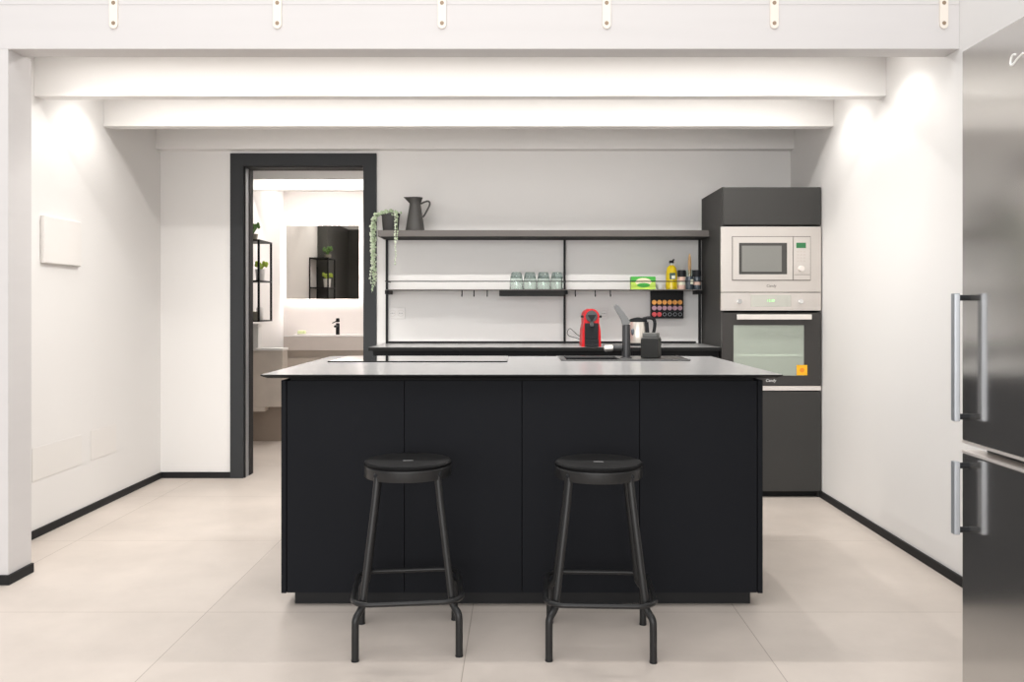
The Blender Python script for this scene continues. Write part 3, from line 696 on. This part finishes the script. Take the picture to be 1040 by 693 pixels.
# ------------------------------------------------------------------ things on the back counter
cm = thing('coffee_machine', 'small red pod coffee machine with black front on the back counter', 'coffee machine', (.44, 5.33, .906))
SC = 165.5
def arch(w_, h_, r): return [(-w_, 0), (w_, 0), (w_, h_-r)]+[(r*math.cos(a*PI/18)*w_/r, h_-r+r*math.sin(a*PI/18)) for a in range(1, 18)]+[(-w_, h_-r)]
sq = [(-.059, 0), (.059, 0), (.056, .10), (.047, .145)]+[(.048*math.cos(a*PI/18-.05), .187+.046*math.sin(a*PI/18-.05)) for a in range(0, 20)]+[(-.047, .145), (-.056, .10)]
MB().prism(sq, -.01, .21).build('housing', M['red'], cm)
fp = MB().box(-.042, .042, -.018, -.008, .045, .145, .004).box(-.042, .042, -.03, -.008, .0, .046, .004).build('front_panel', M['black_plastic'], cm)
MB().box(-.038, .038, -.075, -.028, .002, .018, .003).build('drip_tray', M['black_plastic'], cm)
MB().box(-.012, .012, -.04, -.008, .125, .152, .003).build('coffee_outlet', M['grey_plastic'], cm)
MB().cyl((0, -.008, .187), (0, -.022, .187), .037, .034, 36, .003).build('head_disc', M['grey_plastic'], cm)
MB().prism([(-.026, .196), (.026, .196), (.004, .158), (-.004, .158)], -.028, -.02).build('lever_badge', M['black_plastic'], cm)
MB().box(-.064, -.045, .0, .03, .178, .192, .003).box(.045, .064, .0, .03, .178, .192, .003).build('lever_end', M['black_plastic'], cm)
def cpt(px, py, y): s = F/y; return ((px-CX)/s, y, H+(CY-py)/s)
cord = smooth_path([cpt(591.5, 340, 5.5), cpt(588, 342, 5.52), cpt(582, 336, 5.56), cpt(578.5, 333, 5.6), cpt(575.6, 338, 5.63), cpt(577.5, 341.5, 5.6), cpt(584, 343, 5.55), cpt(588, 344.5, 5.55), cpt(591.5, 347, 5.54)], 3)
MB().tube([Vector(p)-Vector(cm.location) for p in cord], .0022, 8).build('cord', M['black_plastic'], cm)

kt = thing('kettle', 'cream steel electric kettle with black handle on the back counter', 'kettle', ((647.8-CX)/160, 5.5, .906))
MB().cyl((0, 0, 0), (0, 0, .018), .068, .066, 36, .003).build('power_base', M['black_plastic'], kt)
MB().lathe([(0, .018), (.069, .018), (.071, .024), (.069, .07), (.064, .125), (.058, .152), (0, .152)], n=40).build('body', M['kettle'], kt)
MB().lathe([(0, .150), (.0595, .150), (.060, .156), (.050, .168), (.03, .174), (.012, .178), (0, .179)], n=40).build('lid', M['black_plastic'], kt)
MB().prism([(-.066, .165), (-.045, .152), (-.052, .135)], -.014, .014).build('spout', M['kettle'], kt)
MB().tube(smooth_path([(.03, -.01, .168), (.065, -.01, .177), (.098, -.01, .172), (.108, -.01, .145), (.103, -.01, .10), (.094, -.01, .065), (.066, -.01, .048)], 3), .0105, 12).build('handle', M['black_plastic'], kt)
MB().prism([(.044, .03), (.069, .028), (.058, .15), (.036, .15)], -.062, -.034).build('handle_spine', M['black_plastic'], kt)
MB().sph((-.040, -.056, .088), .022, 16, (.5, .25, 1)).build('water_gauge', M['jar_dark'], kt)

# ------------------------------------------------------------------ bathroom beyond the doorway
SV = 105.0; VY = F/SV
def vx(px): return (px-CX)/SV
def vz(py): return H+(CY-py)/SV
ba = thing('washbasin', 'wide beige wall-hung washbasin slab below the lit bathroom mirror', 'washbasin', (-1.7, VY, .72))
v_ = MB().box(-2.286, -1.0, VY, YE-.002, vz(356.2), vz(341.5)-.004, .002)
world_part(v_, 'slab', M['ceramic'], ba)
world_part(MB().box(-2.286, -1.0, VY-.002, VY+.04, vz(341.5)-.004, vz(341.0), .001).box(-2.286, -1.0, YE-.1, YE-.002, vz(341.5)-.004, vz(341.0), .001), 'raised_edge', M['white_plastic'], ba)
vd = thing('vanity_drawer_unit', 'beige drawer unit hanging under the bathroom washbasin', 'cabinet', (-1.7, VY+.1, .5))
world_part(MB().box(-2.286, -1.0, VY+.06, YE-.002, .50, .7285, .002), 'drawer_box', M['beige_wood'], vd)
world_part(MB().box(-2.28, -1.0, VY+.04, VY+.058, .505, .66, .002), 'drawer_front', M['beige_wood'], vd)
mi = thing('bathroom_mirror', 'wide backlit mirror on the bathroom wall above the basin', 'mirror', (-1.9, YE, 1.2))
SM = F/8.80
mx0, mx1, mz0, mz1 = (290.5-CX)/SM, (365-CX)/SM, H+(CY-304)/SM, H+(CY-229)/SM
world_part(MB().box(mx0, mx1, 8.797, 8.806, mz0, mz1, .001), 'mirror_glass', M['mirror'], mi)
world_part(MB().box(mx0+.04, mx1-.04, 8.81, YE-.002, mz0+.04, mz1-.04), 'back_box', M['white_plastic'], mi)
e = .022
world_part(MB().box(mx0+e, mx1-e, 8.82, 8.835, mz1-e-.01, mz1-e).box(mx0+e, mx1-e, 8.82, 8.835, mz0+e, mz0+e+.01).box(mx0+e, mx0+e+.01, 8.82, 8.835, mz0+e, mz1-e).box(mx1-e-.01, mx1-e, 8.82, 8.835, mz0+e, mz1-e), 'light_strip', M['led'], mi)
ft = thing('basin_tap', 'small dark tap standing on the bathroom washbasin', 'tap', ((343-CX)/101.5, F/101.5, vz(341)-.0))
MB().cyl((0, 0, 0), (0, 0, .115), .020, .018, 20, .002).cyl((0, 0, .09), (0, -.13, .085), .013, .012, 16).build('body', M['black_metal'], ft)
MB().cyl((0, 0, .125), (0, 0, .165), .020, .016, 20, .003).cyl((-.01, 0, .135), (-.055, 0, .115), .006, .005, 10).build('lever', M['black_metal'], ft)
sd = thing('soap_dish', 'pale green soap on a small white dish on the washbasin', 'soap dish', ((306.5-CX)/103, F/103, vz(341)))
MB().lathe([(0, 0), (.04, 0), (.052, .012), (.049, .014), (.036, .006), (0, .006)], n=28).build('dish', M['white_pot'], sd)
MB().box(-.038, .038, -.026, .026, .006, .045, .010, 3).build('soap_bar', M['soap'], sd)
bl = thing('concrete_bench', 'concrete-look bench block with white top in the bathroom corner', 'bench', (XL, 7.6, 0))
bxr = -2.0
world_part(MB().box(XL+.002, bxr, 7.30, 7.46, .308, .782, .004), 'body', M['concrete'], bl)
world_part(MB().box(XL+.002, bxr+.006, 7.29, 7.46, .782, .802, .002), 'top_slab', M['white_plastic'], bl)
world_part(MB().box(XL+.002, -2.15, 7.30, 7.42, .268, .308, .003), 'lower_lip', M['concrete'], bl)
world_part(MB().box(XL+.002, -2.03, 7.43, 7.46, 0, .308), 'plinth', M['beige_dark'], bl)
wb = thing('white_container', 'plain white container standing on the concrete bench below the wire rack', 'container', (-2.262, 7.375, .802))
MB().box(-.052, .052, -.05, .05, 0, .185, .008, 3).build('container_body', M['white_pot'], wb)
MB().box(-.054, .054, -.052, .052, .185, .205, .006, 3).build('lid', M['white_plastic'], wb)
dp = thing('unseen_dark_panel', 'unseen dark panel added to darken the right of the bathroom mirror', 'cabinet', (XL, 6.5, .81))  # out of view, added only to give the mirror something dark to reflect
world_part(MB().box(XL+.002, -2.29, 6.03, 7.26, .81, 2.19, .003), 'reflected_panel', M['dark_panel'], dp)
world_part(MB().box(XL+.002, -1.89, 5.992, 6.02, .81, 2.19, .003), 'end_panel', M['dark_panel'], dp)
# wire rack on the left bathroom wall
rk_ = thing('wire_rack', 'black wire wall rack with plants on the bathroom left wall', 'rack', (XL, 7.2, 1.03))
rx, ry0, ry1, rz0, rz1 = -2.20, 7.30, 7.66, 1.025, 1.72
pr = MB()
for y in (ry0, ry1):
    pr.box(rx-.008, rx+.008, y-.008, y+.008, rz0, rz1).box(XL+.002, XL+.014, y-.006, y+.006, rz0, rz1)
world_part(pr, 'frame', M['black_metal'], rk_)
for z in (rz0, 1.365, rz1-.012):
    world_part(MB().box(XL+.002, rx+.008, ry0-.008, ry1+.008, z, z+.012, .001), 'shelf', M['black_metal'], rk_)
def bplant(name, label, x, y, z, potm, leafm, pr_, ph, lh, n, seed):
    t = thing(name, label, 'potted plant', (x, y, z)); rg = random.Random(seed)
    MB().lathe([(0, 0), (pr_*.8, 0), (pr_, ph), (pr_*.9, ph), (pr_*.85, ph-.01), (0, ph-.01)], n=24).build('pot', potm, t)
    lf = MB()
    for k in range(n):
        a = rg.uniform(0, 6.28); d = rg.uniform(.2, 1)*pr_*1.3; h = lh*rg.uniform(.5, 1)
        lf.tube([(0, 0, ph-.012), (d*.5*math.cos(a), d*.5*math.sin(a), ph+h*.6), (d*math.cos(a), d*math.sin(a), ph+h)], [.002, .006, .001], 5)
        lf.sph((d*math.cos(a), d*math.sin(a), ph+h*.85), .014, 6, (1, .5, 1.2))
    lf.build('foliage', leafm, t)
bplant('potted_plant', 'bushy green plant in grey pot on top of the bathroom wire rack', -2.27, 7.36, rz1, M['grey_pot'], M['leaf_dark'], .045, .05, .10, 26, 1)
bplant('potted_plant', 'lime green plant in white pot on the middle rack shelf', -2.245, 7.50, 1.377, M['white_pot'], M['leaf_lime'], .045, .10, .07, 20, 2)
bt_ = thing('toiletry_bottle', 'white bottle with pump standing on the bottom shelf of the rack', 'bottle', (-2.25, 7.5, rz0+.012))
MB().lathe([(0, 0), (.028, 0), (.03, .004), (.03, .10), (.02, .115), (.01, .118), (0, .118)], n=24).build('bottle_body', M['white_pot'], bt_)
MB().cyl((0, 0, .118), (0, 0, .145), .006, None, 10).box(-.008, .008, -.03, .008, .145, .153, .002).build('pump', M['white_plastic'], bt_)
bk_ = thing('storage_basket', 'small brown grey basket on the bottom shelf of the rack', 'basket', (-2.265, 7.37, rz0+.012))
MB().lathe([(0, 0), (.04, 0), (.05, .07), (.052, .075), (.047, .075), (.037, .006), (0, .006)], n=24).build('basket_body', M['grey_pot'], bk_)
